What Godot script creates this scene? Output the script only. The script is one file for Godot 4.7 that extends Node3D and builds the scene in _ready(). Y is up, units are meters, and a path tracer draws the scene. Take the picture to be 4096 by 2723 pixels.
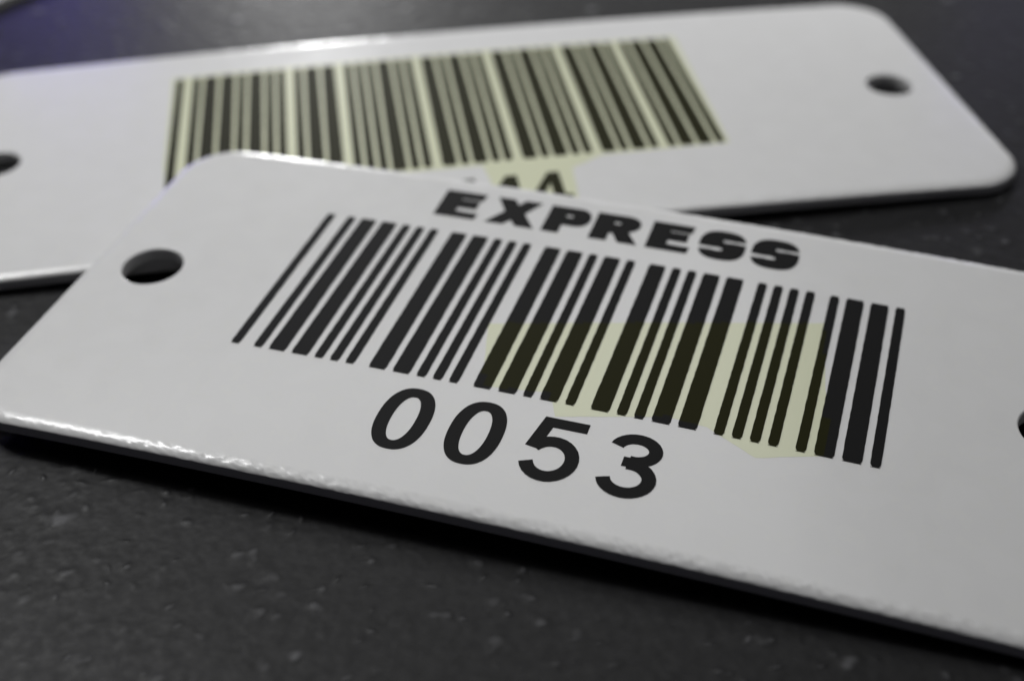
extends Node3D
# Two white plastic barcode tags on a dark pebbled desk. One card width is 40 mm; card outlines, print
# and poses are written in card widths and multiplied by S on the way into meshes.
const S := 0.04
const TH := 0.03          # thickness of a tag
const INK := 0.0010       # thickness of the printed ink
const FILM := 0.00015      # thickness of the added yellow tint film under the ink

var rng := RandomNumberGenerator.new()
var wobble := FastNoiseLite.new()
var plastic: StandardMaterial3D
var ink: StandardMaterial3D
var tint_film: StandardMaterial3D
var kinds := {}

func _ready():
	rng.seed = 53
	wobble.seed = 7
	wobble.frequency = 1.0
	wobble.noise_type = FastNoiseLite.TYPE_SIMPLEX_SMOOTH
	wobble.fractal_type = FastNoiseLite.FRACTAL_NONE
	# --- camera
	var cam := Camera3D.new()
	cam.name = "camera"
	add_child(cam)
	cam.transform = Transform3D(Basis(Vector3.RIGHT, -0.63942) * Basis(Vector3.BACK, -0.02834), Vector3(0, 1.55456, 0) * S)
	cam.near = 0.005
	cam.far = 20.0
	var f := 5473.2 / 1361.5
	cam.fov = rad_to_deg(2.0 * atan(1.0 / f))
	var at := CameraAttributesPhysical.new()
	at.frustum_focal_length = 12.0 * f
	at.frustum_focus_distance = 2.27 * S
	at.frustum_near = 0.005
	at.frustum_far = 20.0
	at.exposure_aperture = 22.0
	cam.attributes = at
	cam.current = true
	# --- dim even background light round the lamps
	var we := WorldEnvironment.new()
	we.name = "environment"
	var env := Environment.new()
	env.background_mode = Environment.BG_COLOR
	env.background_color = Color(0.020, 0.0196, 0.025).linear_to_srgb()
	env.tonemap_mode = Environment.TONE_MAPPER_LINEAR
	env.tonemap_exposure = 1.0
	env.sdfgi_enabled = true
	env.ssao_enabled = true
	env.ssil_enabled = true
	we.environment = env
	add_child(we)
	# --- lamps out of view: a soft key above and behind, a small one on the left, a wide grazing one, a low one straight behind, violet tints
	lamp("unseen_key_lamp", -12.0, 65.0, 0.142, Vector2(0.17, 0.13), Color(1, 1, 1), 0.0128)  # unseen soft source, lights the tag faces from above and behind
	lamp("unseen_side_lamp", -52.0, 52.5, 0.28, Vector2(0.048, 0.048), Color(1, 1, 1), 0.030)  # out of view, placed for the glint on the near left edge
	lamp("unseen_grazing_lamp", 16.0, 14.0, 0.60, Vector2(0.40, 0.09), Color(1, 1, 1), 0.024)  # unseen strip, placed for grazing sheen on the right of the desk
	lamp("unseen_low_lamp", -9.0, 9.5, 0.55, Vector2(0.035, 0.022), Color(1, 1, 1), 0.055)  # unseen, placed for the far desk glow and the far edge glints
	lamp("unseen_right_lamp", 85.0, 52.0, 0.40, Vector2(0.10, 0.10), Color(1, 1, 1), 0.009)  # out of view, placed to light the hole walls from the right
	lamp("unseen_violet_lamp", 0.0, 0.0, 0.0, Vector2(0.022, 0.012), Color(0.45, 0.36, 1.0), 0.00042, Vector3(-1.75, 0.50, -5.1), Vector3(-1.2, 0, -3.75))  # unseen, placed to tint the far left of the desk violet
	lamp("unseen_violet_lamp", 0.0, 0.0, 0.0, Vector2(0.012, 0.008), Color(0.45, 0.36, 1.0), 0.00005, Vector3(1.80, 0.60, -4.58), Vector3(1.3, 0, -3.3))  # unseen, placed to tint the right of the desk faintly
	materials()
	# --- the desk
	var top := MeshInstance3D.new()
	top.name = "desk_top"
	var slab := BoxMesh.new()
	slab.size = Vector3(1.6, 0.03, 1.2)
	slab.material = kinds.desk
	top.mesh = slab
	top.position = Vector3(0, -0.015, -0.25)
	top.set_meta("kind", "structure")
	top.set_meta("label", "dark grey pebbled desk top under the white tags")
	add_child(top)
	back_tag()
	front_tag()
	far_tag()

func lamp(called: String, az: float, el: float, d: float, size: Vector2, c: Color, e: float, from := Vector3.ZERO, to := Vector3(-0.2, 0.05, -2.3)):
	var l := AreaLight3D.new()
	l.name = called
	l.area_size = size
	l.light_color = c
	l.light_energy = e
	l.shadow_enabled = true
	var a := deg_to_rad(az)
	var b := deg_to_rad(el)
	var aim := to * S
	add_child(l, true)
	l.position = aim + d * Vector3(sin(a) * cos(b), sin(b), -cos(a) * cos(b))
	if from != Vector3.ZERO:
		l.position = from * S
	l.look_at(aim, Vector3.UP)

func noise_tex(freq: float, seed_: int, size: int, normal: bool, strength: float, ramp: Gradient = null, octaves := 3, kind := FastNoiseLite.TYPE_SIMPLEX_SMOOTH) -> NoiseTexture2D:
	var n := FastNoiseLite.new()
	n.seed = seed_
	n.frequency = freq
	n.noise_type = kind
	n.fractal_octaves = octaves
	var t := NoiseTexture2D.new()
	t.width = size
	t.height = size
	t.seamless = true
	t.noise = n
	t.as_normal_map = normal
	t.bump_strength = strength
	t.color_ramp = ramp
	return t

func grad(a: Color, b: Color) -> Gradient:
	var g := Gradient.new()
	g.set_color(0, a)
	g.set_color(1, b)
	return g

# relief of the desk: a nearly flat skin with scattered small pebbles
func pebbles() -> Array:
	var n := FastNoiseLite.new()
	n.seed = 13
	n.frequency = 0.030
	n.fractal_octaves = 2
	n.noise_type = FastNoiseLite.TYPE_SIMPLEX_SMOOTH
	var fine := n.get_seamless_image(1024, 1024)
	var h := PackedFloat32Array()
	h.resize(1024 * 1024)
	var dice := RandomNumberGenerator.new()
	dice.seed = 29
	for k in 900:
		var cx := dice.randi_range(0, 1023)
		var cy := dice.randi_range(0, 1023)
		var long := dice.randf_range(8.0, 22.0)
		var thin := long * dice.randf_range(0.45, 0.9)
		var turn := dice.randf_range(0.0, PI)
		var high := pow(dice.randf(), 2.0) * 0.8 + 0.08
		var reach := int(long * 1.9)
		var ct := cos(turn)
		var sn := sin(turn)
		for dy in range(-reach, reach + 1):
			for dx in range(-reach, reach + 1):
				var a := (dx * ct + dy * sn) / long
				var b := (dy * ct - dx * sn) / thin
				var q := a * a + b * b
				if q < 3.4:
					h[((cy + dy) & 1023) * 1024 + ((cx + dx) & 1023)] += high * exp(-1.6 * q)
	var im := Image.create(1024, 1024, false, Image.FORMAT_RF)
	var skin := Image.create(1024, 1024, false, Image.FORMAT_RGB8)   # the tops of the pebbles are paler
	for y in 1024:
		for x in 1024:
			var up := h[y * 1024 + x]
			var f := fine.get_pixel(x, y).r
			im.set_pixel(x, y, Color(0.20 * f + 0.50 * up, 0, 0))
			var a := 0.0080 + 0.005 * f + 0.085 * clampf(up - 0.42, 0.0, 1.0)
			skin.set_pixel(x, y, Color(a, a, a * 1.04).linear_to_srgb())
	im.bump_map_to_normal_map(9.0)
	return [ImageTexture.create_from_image(skin), ImageTexture.create_from_image(im)]

func materials():
	plastic = StandardMaterial3D.new()
	plastic.resource_name = "white_plastic"
	plastic.albedo_texture = noise_tex(0.006, 3, 512, false, 0, grad(Color(0.612, 0.612, 0.604).linear_to_srgb(), Color(0.632, 0.632, 0.624).linear_to_srgb()), 5)
	plastic.roughness_texture = noise_tex(0.012, 4, 512, false, 0, grad(Color(0.20, 0.20, 0.20), Color(0.27, 0.27, 0.27)), 4)
	plastic.roughness = 1.0
	plastic.metallic_specular = 0.45
	plastic.normal_enabled = true
	plastic.normal_texture = noise_tex(0.05, 5, 512, true, 2.0, null, 3)
	plastic.normal_scale = 0.05
	plastic.uv1_triplanar = true
	plastic.uv1_scale = Vector3.ONE * 60.0
	ink = StandardMaterial3D.new()
	ink.resource_name = "printed_ink"
	ink.vertex_color_use_as_albedo = true
	ink.roughness = 0.55
	ink.metallic_specular = 0.16
	tint_film = StandardMaterial3D.new()  # added film, carries a yellow compression tint
	tint_film.resource_name = "added_yellow_film"
	tint_film.albedo_color = Color(0.600, 0.618, 0.445).linear_to_srgb()
	tint_film.roughness = 0.25
	var desk := StandardMaterial3D.new()
	desk.resource_name = "pebbled_dark_desk"
	desk.roughness_texture = noise_tex(0.03, 12, 1024, false, 0, grad(Color(0.42, 0.42, 0.42), Color(0.58, 0.58, 0.58)), 3)
	desk.roughness = 1.0
	desk.metallic_specular = 0.28
	desk.normal_enabled = true
	var grain := pebbles()
	desk.albedo_texture = grain[0]
	desk.normal_texture = grain[1]
	desk.normal_scale = 0.36
	desk.uv1_triplanar = true
	desk.uv1_world_triplanar = true
	desk.uv1_scale = Vector3.ONE * 25.0
	kinds.desk = desk

# ---------------------------------------------------------------- meshes
func tri(st: SurfaceTool, p: Array, n: Array, col := Color.WHITE):
	var order := [0, 1, 2]
	if (p[1] - p[0]).cross(p[2] - p[0]).dot(n[0] + n[1] + n[2]) > 0.0:
		order = [0, 2, 1]
	for i in order:
		st.set_color(col)
		st.set_normal(n[i])
		st.add_vertex(p[i])

# a card: {hl, hw, k, lift, r, holes: [[u, v, r]]}; w is the height above its top face
func place(c: Dictionary, u: float, v: float, w: float) -> Vector3:
	return Vector3(u, TH + c.lift - c.k * u * u + w, -v) * S

func up_at(c: Dictionary, u: float) -> Vector3:
	return Vector3(2.0 * c.k * u, 1, 0).normalized()

# a face in card axes, cut in strips so that it follows the bend; holes are counted out of it
func face(st: SurfaceTool, c: Dictionary, outer: PackedVector2Array, holes: Array, w: float, step: float, down := false, col := Color.WHITE):
	var lo := 1e9
	var hi := -1e9
	for p in outer:
		lo = minf(lo, p.x)
		hi = maxf(hi, p.x)
	var cuts := [lo - 0.01]
	var n := int(ceil((hi - lo) / step))
	for i in range(1, n):
		cuts.append(lo + (hi - lo) * i / n)
	cuts.append(hi + 0.01)
	for h in holes:
		var mid := 0.0
		for p in h:
			mid += p.x / h.size()
		cuts.append(mid)
	cuts.sort()
	const Q := 100.0
	for i in cuts.size() - 1:
		if cuts[i + 1] - cuts[i] < 1e-5:
			continue
		var strip := PackedVector2Array([Vector2(cuts[i], -9) * Q, Vector2(cuts[i + 1], -9) * Q, Vector2(cuts[i + 1], 9) * Q, Vector2(cuts[i], 9) * Q])
		var big := PackedVector2Array()
		for p in outer:
			big.append(p * Q)
		var pieces: Array = Geometry2D.intersect_polygons(big, strip)
		for h in holes:
			var bh := PackedVector2Array()
			for p in h:
				bh.append(p * Q)
			var next := []
			for piece in pieces:
				next.append_array(Geometry2D.clip_polygons(piece, bh))
			pieces = next
		for piece in pieces:
			var ids := Geometry2D.triangulate_polygon(piece)
			for t in range(0, ids.size(), 3):
				var ps := []
				var ns := []
				for j in 3:
					var q: Vector2 = piece[ids[t + j]] / Q
					ps.append(place(c, q.x, q.y, w))
					ns.append(up_at(c, q.x) * (-1.0 if down else 1.0))
				tri(st, ps, ns, col)

# the low rim of an ink shape
func skirt(st: SurfaceTool, c: Dictionary, ring: PackedVector2Array, w0: float, w1: float, col: Color):
	for i in ring.size():
		var a := ring[i]
		var b := ring[(i + 1) % ring.size()]
		var d := (b - a).normalized()
		var n := Vector3(d.y, 0, d.x)
		var q := [place(c, a.x, a.y, w0), place(c, b.x, b.y, w0), place(c, b.x, b.y, w1), place(c, a.x, a.y, w1)]
		tri(st, [q[0], q[1], q[2]], [n, n, n], col)
		tri(st, [q[0], q[2], q[3]], [n, n, n], col)

func outline(hl: float, hw: float, r: float) -> Array:   # [point, outward normal] all round, evenly spaced
	var out := []
	var step := 0.008
	var corners := [Vector2(hl - r, hw - r), Vector2(-hl + r, hw - r), Vector2(-hl + r, -hw + r), Vector2(hl - r, -hw + r)]
	for k in 4:
		var m := int(ceil(r * PI / 2.0 / step))
		for i in m + 1:
			var a := PI / 2.0 * (k + float(i) / m)
			var n := Vector2(cos(a), sin(a))
			out.append([corners[k] + n * r, n])
		var p: Vector2 = out[-1][0]
		var a2 := PI / 2.0 * (k + 1)
		var n2 := Vector2(cos(a2), sin(a2))
		var q: Vector2 = corners[(k + 1) % 4] + n2 * r
		var cnt := int(ceil(p.distance_to(q) / step))
		for i in range(1, cnt):
			out.append([p.lerp(q, float(i) / cnt), n2])
	return out

# the wall round an outline: profile is a list of [inset, depth]; rough gives the moulded edge its small lumps
func wall(st: SurfaceTool, c: Dictionary, ring: Array, profile: Array, rough: float):
	var m := ring.size()
	var rows := []
	for j in profile.size():
		var row := []
		for i in m:
			var e: Array = ring[i]
			var q: Vector2 = e[0] - e[1] * profile[j][0]
			var lump := 0.0
			if j > 0 and j < 9:
				lump = rough * (0.6 + 1.0 * smoothstep(-0.8, -0.45, q.x)) * (0.25 * wobble.get_noise_3d(q.x * 22.0, q.y * 22.0, j * 0.3) + 0.9 * wobble.get_noise_3d(q.x * 62.0, q.y * 62.0, 9.0 + j * 0.35))
			row.append(place(c, q.x, q.y, -profile[j][1] + lump))
		rows.append(row)
	var norms := []
	for j in profile.size():
		var row := []
		for i in m:
			var n: Vector3
			if j == 0:
				n = up_at(c, ring[i][0].x)
			else:
				var du: Vector3 = rows[j][(i + 1) % m] - rows[j][(i + m - 1) % m]
				var dv: Vector3 = rows[mini(j + 1, profile.size() - 1)][i] - rows[j - 1][i]
				n = du.cross(dv).normalized()
				var outw := Vector3(ring[i][1].x, 0.25, -ring[i][1].y)
				if n.dot(outw) < 0.0:
					n = -n
			row.append(n)
		norms.append(row)
	for j in profile.size() - 1:
		for i in m:
			var i2 := (i + 1) % m
			tri(st, [rows[j][i], rows[j][i2], rows[j + 1][i2]], [norms[j][i], norms[j][i2], norms[j + 1][i2]])
			tri(st, [rows[j][i], rows[j + 1][i2], rows[j + 1][i]], [norms[j][i], norms[j + 1][i2], norms[j + 1][i]])

func circle(u: float, v: float, r: float, n: int) -> Array:
	var out := []
	for i in n:
		var a := TAU * i / n
		var d := Vector2(cos(a), sin(a))
		out.append([Vector2(u, v) + d * r, d])
	return out

func points(ring: Array, inset: float) -> PackedVector2Array:
	var out := PackedVector2Array()
	for e in ring:
		out.append(e[0] - e[1] * inset)
	return out

func part(st: SurfaceTool, called: String, m: Material, root: Node3D) -> MeshInstance3D:
	var o := MeshInstance3D.new()
	o.name = called
	st.set_material(m)
	o.mesh = st.commit()
	root.add_child(o, true)
	return o

func begin() -> SurfaceTool:
	var st := SurfaceTool.new()
	st.begin(Mesh.PRIMITIVE_TRIANGLES)
	return st

func tag(called: String, label: String, c: Dictionary, pose: Transform3D) -> Node3D:
	var root := Node3D.new()
	root.name = called
	root.set_meta("label", label)
	root.set_meta("category", "barcode tag")
	root.set_meta("group", "white plastic tags on the desk")
	add_child(root, true)
	root.transform = pose
	var st := begin()
	var ring := outline(c.hl, c.hw, c.r)
	var prof := []
	for i in 9:
		var t := PI / 2.0 * i / 8.0
		prof.append([0.028 * (1.0 - sin(t)), 0.0095 * (1.0 - cos(t))])
	prof.append([0.0, TH - 0.005])
	prof.append([0.0015, TH - 0.0015])
	prof.append([0.005, TH])
	wall(st, c, ring, prof, 0.0007)
	var holes := []
	for h in c.holes:
		var hr := circle(h[0], h[1], h[2], 72)
		# the wall of a hole faces inward: its outline grows towards the top, so insets are negative
		for e in hr:
			e[1] = -e[1]
		wall(st, c, hr, [[0.005, 0.0], [0.0025, 0.0008], [0.0008, 0.0025], [0.0, 0.005], [0.0, TH - 0.003], [0.003, TH]], 0.0)
		holes.append(points(hr, 0.005))
	face(st, c, points(ring, 0.028), holes, 0.0, 0.03)
	var under := []
	for h in c.holes:
		under.append(points(circle(h[0], h[1], h[2] + 0.003, 72), 0.0))
	face(st, c, points(ring, 0.005), under, -TH, 0.06, true)
	part(st, "tag_body", plastic, root)
	return root

# ---------------------------------------------------------------- print
const CODE := {"*": ["nnWWn", 0], "0": ["nnWWn", 1], "3": ["WWnnn", 1], "4": ["nnWnW", 1], "5": ["WnWnn", 1], "A": ["WnnnW", 2], "U": ["WnnnW", 0]}

# bars of a striped code in card axes; tint(u, v) tells how much of the added yellow goes into the ink there
func barcode(root: Node3D, c: Dictionary, text: String, u0: float, u1: float, v0: float, v1: float, tint: Callable, spread: float):   # spread: how far the ink runs past its edge
	var total := text.length() * 13 - 1
	var m := (u1 - u0) / total
	var x := 0.0
	for ch in text:
		var code: Array = CODE[ch]
		for i in 5:
			var w := 2.0 if code[0][i] == "W" else 1.0
			bar(root, c, u0 + x * m, u0 + (x + w) * m, v0, v1, tint, spread)
			x += w + (2.0 if i < 4 and i == code[1] else 1.0)

func bar(root: Node3D, c: Dictionary, a: float, b: float, v0: float, v1: float, tint: Callable, spread: float):
	var st := begin()
	var rows := 60
	var left := []
	var right := []
	for i in rows + 1:
		var v := lerpf(v0, v1, float(i) / rows)
		left.append(a - spread + 0.0004 * wobble.get_noise_2d(a * 300.0, v * 45.0))
		right.append(b + spread + 0.0004 * wobble.get_noise_2d(b * 300.0, v * 45.0 + 70.0))
	var round_ := 0.0035
	left[0] += round_
	right[0] -= round_
	left[rows] += round_
	right[rows] -= round_
	var shade := rng.randf_range(0.85, 1.15)
	for i in rows:
		var va := lerpf(v0, v1, float(i) / rows)
		var vb := lerpf(v0, v1, float(i + 1) / rows)
		for k in 2:                                   # two columns, so that a tint may change across a bar
			var l0 := lerpf(left[i], right[i], k * 0.5)
			var r0 := lerpf(left[i], right[i], k * 0.5 + 0.5)
			var l1 := lerpf(left[i + 1], right[i + 1], k * 0.5)
			var r1 := lerpf(left[i + 1], right[i + 1], k * 0.5 + 0.5)
			var yellow: float = tint.call((l0 + r1) * 0.5, (va + vb) * 0.5)
			var col := Color(0.0095, 0.0095, 0.0099) * shade
			col = col.lerp(Color(0.0135, 0.0146, 0.0026), yellow)  # olive ink where the added yellow tint lies
			col.a = 1.0
			var q := [place(c, l0, va, INK), place(c, r0, va, INK), place(c, r1, vb, INK), place(c, l1, vb, INK)]
			var n := up_at(c, a)
			tri(st, [q[0], q[1], q[2]], [n, n, n], col)
			tri(st, [q[0], q[2], q[3]], [n, n, n], col)
	var ring := PackedVector2Array([Vector2(a, v0), Vector2(b, v0), Vector2(b, v1), Vector2(a, v1)])
	skirt(st, c, ring, 0.0, INK * 0.9, Color(0.0095, 0.0095, 0.0099))
	part(st, "barcode_bar", ink, root)

func glyph(root: Node3D, c: Dictionary, called: String, shapes: Array, holes: Array, at: Vector2, size: Vector2, col := Color(0.0095, 0.0095, 0.0099)):
	var st := begin()
	var hs := []
	for h in holes:
		var o := PackedVector2Array()
		for p in h:
			o.append(at + p * size)
		hs.append(o)
		skirt(st, c, o, 0.0, INK * 0.9, col)
	for s in shapes:
		var o := PackedVector2Array()
		for p in s:
			o.append(at + p * size)
		face(st, c, o, hs, INK, 0.03, false, col)
		skirt(st, c, o, 0.0, INK * 0.9, col)
	part(st, called, ink, root)

func poly(xy: Array) -> PackedVector2Array:
	var out := PackedVector2Array()
	for i in range(0, xy.size(), 2):
		out.append(Vector2(xy[i], xy[i + 1]))
	return out

func oval(cx: float, cy: float, rx: float, ry: float, power: float, n := 56) -> PackedVector2Array:
	var out := PackedVector2Array()
	for i in n:
		var a := TAU * i / n
		var x := cos(a)
		var y := sin(a)
		out.append(Vector2(cx + rx * signf(x) * pow(absf(x), 2.0 / power), cy + ry * signf(y) * pow(absf(y), 2.0 / power)))
	return out

func arc(cx: float, cy: float, rx: float, ry: float, from: float, to: float) -> PackedVector2Array:
	var out := PackedVector2Array()
	for i in 25:
		var a := deg_to_rad(lerpf(from, to, i / 24.0))
		out.append(Vector2(cx + rx * cos(a), cy + ry * sin(a)))
	return out

# pen strokes joined into one outline; a stroke is [points, half width]
func strokes(list: Array) -> Array:
	const Q := 1000.0
	var all := []
	for s in list:
		var line := PackedVector2Array()
		for p in s[0]:
			line.append(p * Q)
		for o in Geometry2D.offset_polyline(line, s[1] * Q, Geometry2D.JOIN_MITER, Geometry2D.END_BUTT):
			all.append(o)
	var merged := true
	while merged:
		merged = false
		for i in all.size():
			for j in range(i + 1, all.size()):
				var u := Geometry2D.merge_polygons(all[i], all[j])
				if u.size() == 1:
					all[i] = u[0]
					all.remove_at(j)
					merged = true
					break
			if merged:
				break
	var out := []
	for a in all:
		var o := PackedVector2Array()
		for p in a:
			o.append(p / Q)
		out.append(o)
	return out

func bowl(right: float, low: float, high: float) -> Array:     # the round side of P and R, upwards
	var out := []
	var mid := (low + high) / 2.0
	for i in 13:
		var a := deg_to_rad(lerpf(-90.0, 90.0, i / 12.0))
		out.append_array([right - 0.34 + 0.34 * pow(cos(a), 0.8) if absf(a) < 1.57 else right - 0.34, mid + (high - mid) * sin(a)])
	return out

func heavy_letter(ch: String) -> Array:                        # [shapes, holes] in a unit box
	match ch:
		"E":
			return [[poly([0, 0, 0.97, 0, 1.0, 0.22, 0.46, 0.23, 0.46, 0.38, 0.90, 0.38, 0.90, 0.69, 0.46, 0.69, 0.46, 0.735, 0.95, 0.735, 0.98, 1, 0, 1])], []]
		"X":
			return [[poly([0, 0, 0.38, 0, 0.52, 0.2, 0.66, 0, 1.06, 0, 0.74, 0.5, 1.0, 1, 0.64, 1, 0.52, 0.8, 0.40, 1, 0.02, 1, 0.30, 0.5])], []]
		"P":
			return [[poly([0, 0, 0.40, 0, 0.40, 0.32] + bowl(1.0, 0.32, 1.0) + [0, 1])], [poly([0.42, 0.63, 0.56, 0.63, 0.60, 0.67, 0.56, 0.71, 0.42, 0.71])]]
		"R":
			return [[poly([0, 0, 0.39, 0, 0.39, 0.30, 0.47, 0.30, 0.64, 0, 1.06, 0, 0.80, 0.40] + bowl(1.0, 0.42, 1.0).slice(4) + [0, 1])], [poly([0.42, 0.65, 0.55, 0.65, 0.58, 0.69, 0.55, 0.73, 0.42, 0.73])]]
	var s := oval(0.5, 0.5, 0.52, 0.52, 2.7)
	for notch in [poly([0.50, 0.625, 0.60, 0.61, 0.75, 0.63, 1.2, 0.59, 1.2, 0.73, 0.75, 0.70, 0.60, 0.71, 0.50, 0.70]), poly([-0.2, 0.27, 0.25, 0.31, 0.40, 0.29, 0.52, 0.31, 0.53, 0.38, 0.42, 0.42, 0.25, 0.41, -0.2, 0.43])]:
		var q1 := PackedVector2Array()
		var q2 := PackedVector2Array()
		for p in s:
			q1.append(p * 1000.0)
		for p in notch:
			q2.append(p * 1000.0)
		var cut: Array = Geometry2D.clip_polygons(q1, q2)
		s = PackedVector2Array()
		for p in cut[0]:
			s.append(p / 1000.0)
	return [[s], []]

func film(root: Node3D, c: Dictionary, shape: PackedVector2Array, label: String):  # added tint layer on a tag, standing for compression colour
	var fine := PackedVector2Array()
	for i in shape.size():
		var a := shape[i]
		var b := shape[(i + 1) % shape.size()]
		var n := maxi(1, int(a.distance_to(b) / 0.012))
		for k in n:
			var p := a.lerp(b, float(k) / n)
			fine.append(p + 0.0012 * Vector2(wobble.get_noise_2d(p.x * 30.0, p.y * 30.0), wobble.get_noise_2d(p.x * 30.0 + 50.0, p.y * 30.0)))
	var st := begin()
	face(st, c, fine, [], FILM, 0.04)
	part(st, "added_yellow_film", tint_film, root).set_meta("label", label)

# ---------------------------------------------------------------- the things
func back_tag():
	var h := 2.42794 / 2.0
	var c := {"hl": h, "hw": 0.5, "k": 0.01172, "lift": 0.01172 * h * h, "r": 0.125, "holes": [[-h + 0.14492, -0.005, 0.0554], [h - 0.14492, -0.005, 0.0554]]}
	var pose := Transform3D(Basis(Vector3.UP, 0.12868), Vector3(-0.11499, 0, -2.92176) * S)
	var t := tag("barcode_tag", "white tag lying behind, its yellow tinted barcode partly covered by the tag in front", c, pose)
	film(t, c, poly([-0.682, -0.10, -0.672, -0.24, 0.03, -0.245, 0.05, -0.42, 0.215, -0.42, 0.225, -0.29, 0.30, -0.243, 0.60, -0.236, 0.612, 0.352, -0.684, 0.352]), "added pale yellow tint under the barcode")
	barcode(t, c, "*AU444*", -0.04159 - 1.25885 / 2, -0.04159 + 1.25885 / 2, -0.23088, 0.34033, func(_u, _v): return 1.0, 0.0028)
	var col := Color(0.0135, 0.0146, 0.0026)  # olive ink, takes the added yellow tint
	var four := [poly([0, 0.23, 1, 0.23, 1, 0.36, 0, 0.36]), poly([0.55, 0, 0.83, 0, 0.83, 0.23, 0.55, 0.23]), poly([0.55, 0.36, 0.83, 0.36, 0.83, 1, 0.55, 1]), poly([0, 0.36, 0.30, 0.36, 0.55, 0.70, 0.55, 1])]
	var size := Vector2(0.090, 0.154)
	for i in 3:
		glyph(t, c, "digit", four, [], Vector2(-0.071 + 0.0935 * i, -0.455), size, col)
	glyph(t, c, "letter", strokes([[[Vector2(0.14, 1), Vector2(0.14, 0.34), Vector2(0.2, 0.2), Vector2(0.35, 0.09), Vector2(0.65, 0.09), Vector2(0.8, 0.2), Vector2(0.86, 0.34), Vector2(0.86, 1)], 0.13]]), [], Vector2(-0.166, -0.455), size, col)
	glyph(t, c, "letter", [poly([0, 0, 0.27, 0, 0.36, 0.25, 0.64, 0.25, 0.73, 0, 1, 0, 0.64, 1, 0.36, 1])], [poly([0.40, 0.40, 0.60, 0.40, 0.5, 0.76])], Vector2(-0.262, -0.455), size, col)

func front_tag():
	var k := 0.94315                                          # this tag is a little narrower than the one behind
	var h := 2.07903 / 2.0 * k
	var hole := (2.07903 / 2.0 - 0.13747) * k
	var c := {"hl": h, "hw": 0.5 * k, "k": 0.02083, "lift": 0.0, "r": 0.115, "holes": [[-hole, 0.0109, 0.0600], [hole, 0.0109, 0.0600]]}
	var b := Basis(Vector3.UP, -0.32675) * Basis(Vector3.BACK, -0.01328) * Basis(Vector3.RIGHT, 0.02995)
	var pose := Transform3D(b, Vector3(0.09477, 0.07825, -1.9878) * S - b.y * TH * S)
	var t := tag("barcode_tag", "white tag in front printed EXPRESS and 0053, propped on the tag behind", c, pose)
	var tinted_area := poly([-0.1549, 0.0031, 0.47, 0.1911, 0.5235, -0.1805, 0.4065, -0.2233, 0.3127, -0.1714, 0.2404, -0.1637, 0.0475, -0.222, 0.0216, -0.1615, -0.1063, -0.1798])  # outline of the added yellow tint
	for i in tinted_area.size():
		tinted_area[i] *= k
	film(t, c, tinted_area, "added pale yellow tint across the right half of the barcode")
	barcode(t, c, "*0053*", (-0.00113 - 1.22142 / 2 - 0.006) * k, (-0.00113 + 1.22142 / 2 + 0.005) * k, -0.1845 * k, 0.28525 * k, func(u, v): return 1.0 if Geometry2D.is_point_in_polygon(Vector2(u, v), tinted_area) else 0.0, 0.0012)
	# digits, in this tag's own measure
	var one := Vector2(k, k)
	for x in [-0.2132, -0.0765]:
		glyph(t, c, "digit", [oval(x, -0.3020, 0.0495, 0.0828, 2.35)], [oval(x, -0.3027, 0.0230, 0.0600, 2.2)], Vector2.ZERO, one)
	glyph(t, c, "digit", strokes([
		[[Vector2(0.1135, -0.2385), Vector2(0.0415, -0.2385), Vector2(0.0285, -0.3085)], 0.0120],
		[arc(0.0668, -0.3300, 0.0400, 0.0440, 148, -160), 0.0125]]), [], Vector2.ZERO, one)
	glyph(t, c, "digit", strokes([
		[arc(0.2065, -0.2665, 0.0350, 0.0285, 170, -100), 0.0121],
		[[Vector2(0.1900, -0.2985), Vector2(0.2120, -0.2985)], 0.0115],
		[arc(0.2055, -0.3380, 0.0395, 0.0350, 100, -168), 0.0125]]), [], Vector2.ZERO, one)
	var boxes := [["E", -0.3955, -0.3005], ["X", -0.2780, -0.1745], ["P", -0.1520, -0.0570], ["R", -0.0475, 0.0520], ["E", 0.0755, 0.1665], ["S", 0.1840, 0.2780], ["S", 0.2940, 0.3890]]
	for e in boxes:
		var g := heavy_letter(e[0])
		glyph(t, c, "letter", g[0], g[1], Vector2(e[1], 0.3425) * k, Vector2(e[2] - e[1], 0.1000) * k)

func far_tag():
	var c := {"hl": 1.2, "hw": 0.5, "k": 0.0, "lift": 0.0, "r": 0.125, "holes": [[-1.06, 0.0, 0.056], [1.06, 0.0, 0.056]]}
	var e := Vector3(0.566, 0, -0.825)
	var n := Vector3(-0.825, 0, -0.566)
	var at := Vector3(-1.44, 0, -3.79) + n * 0.5 + e * 0.75
	tag("barcode_tag", "pale blurred card edge in the far left corner, beyond the two printed tags", c, Transform3D(Basis(Vector3.UP, atan2(0.825, 0.566)), at * S))
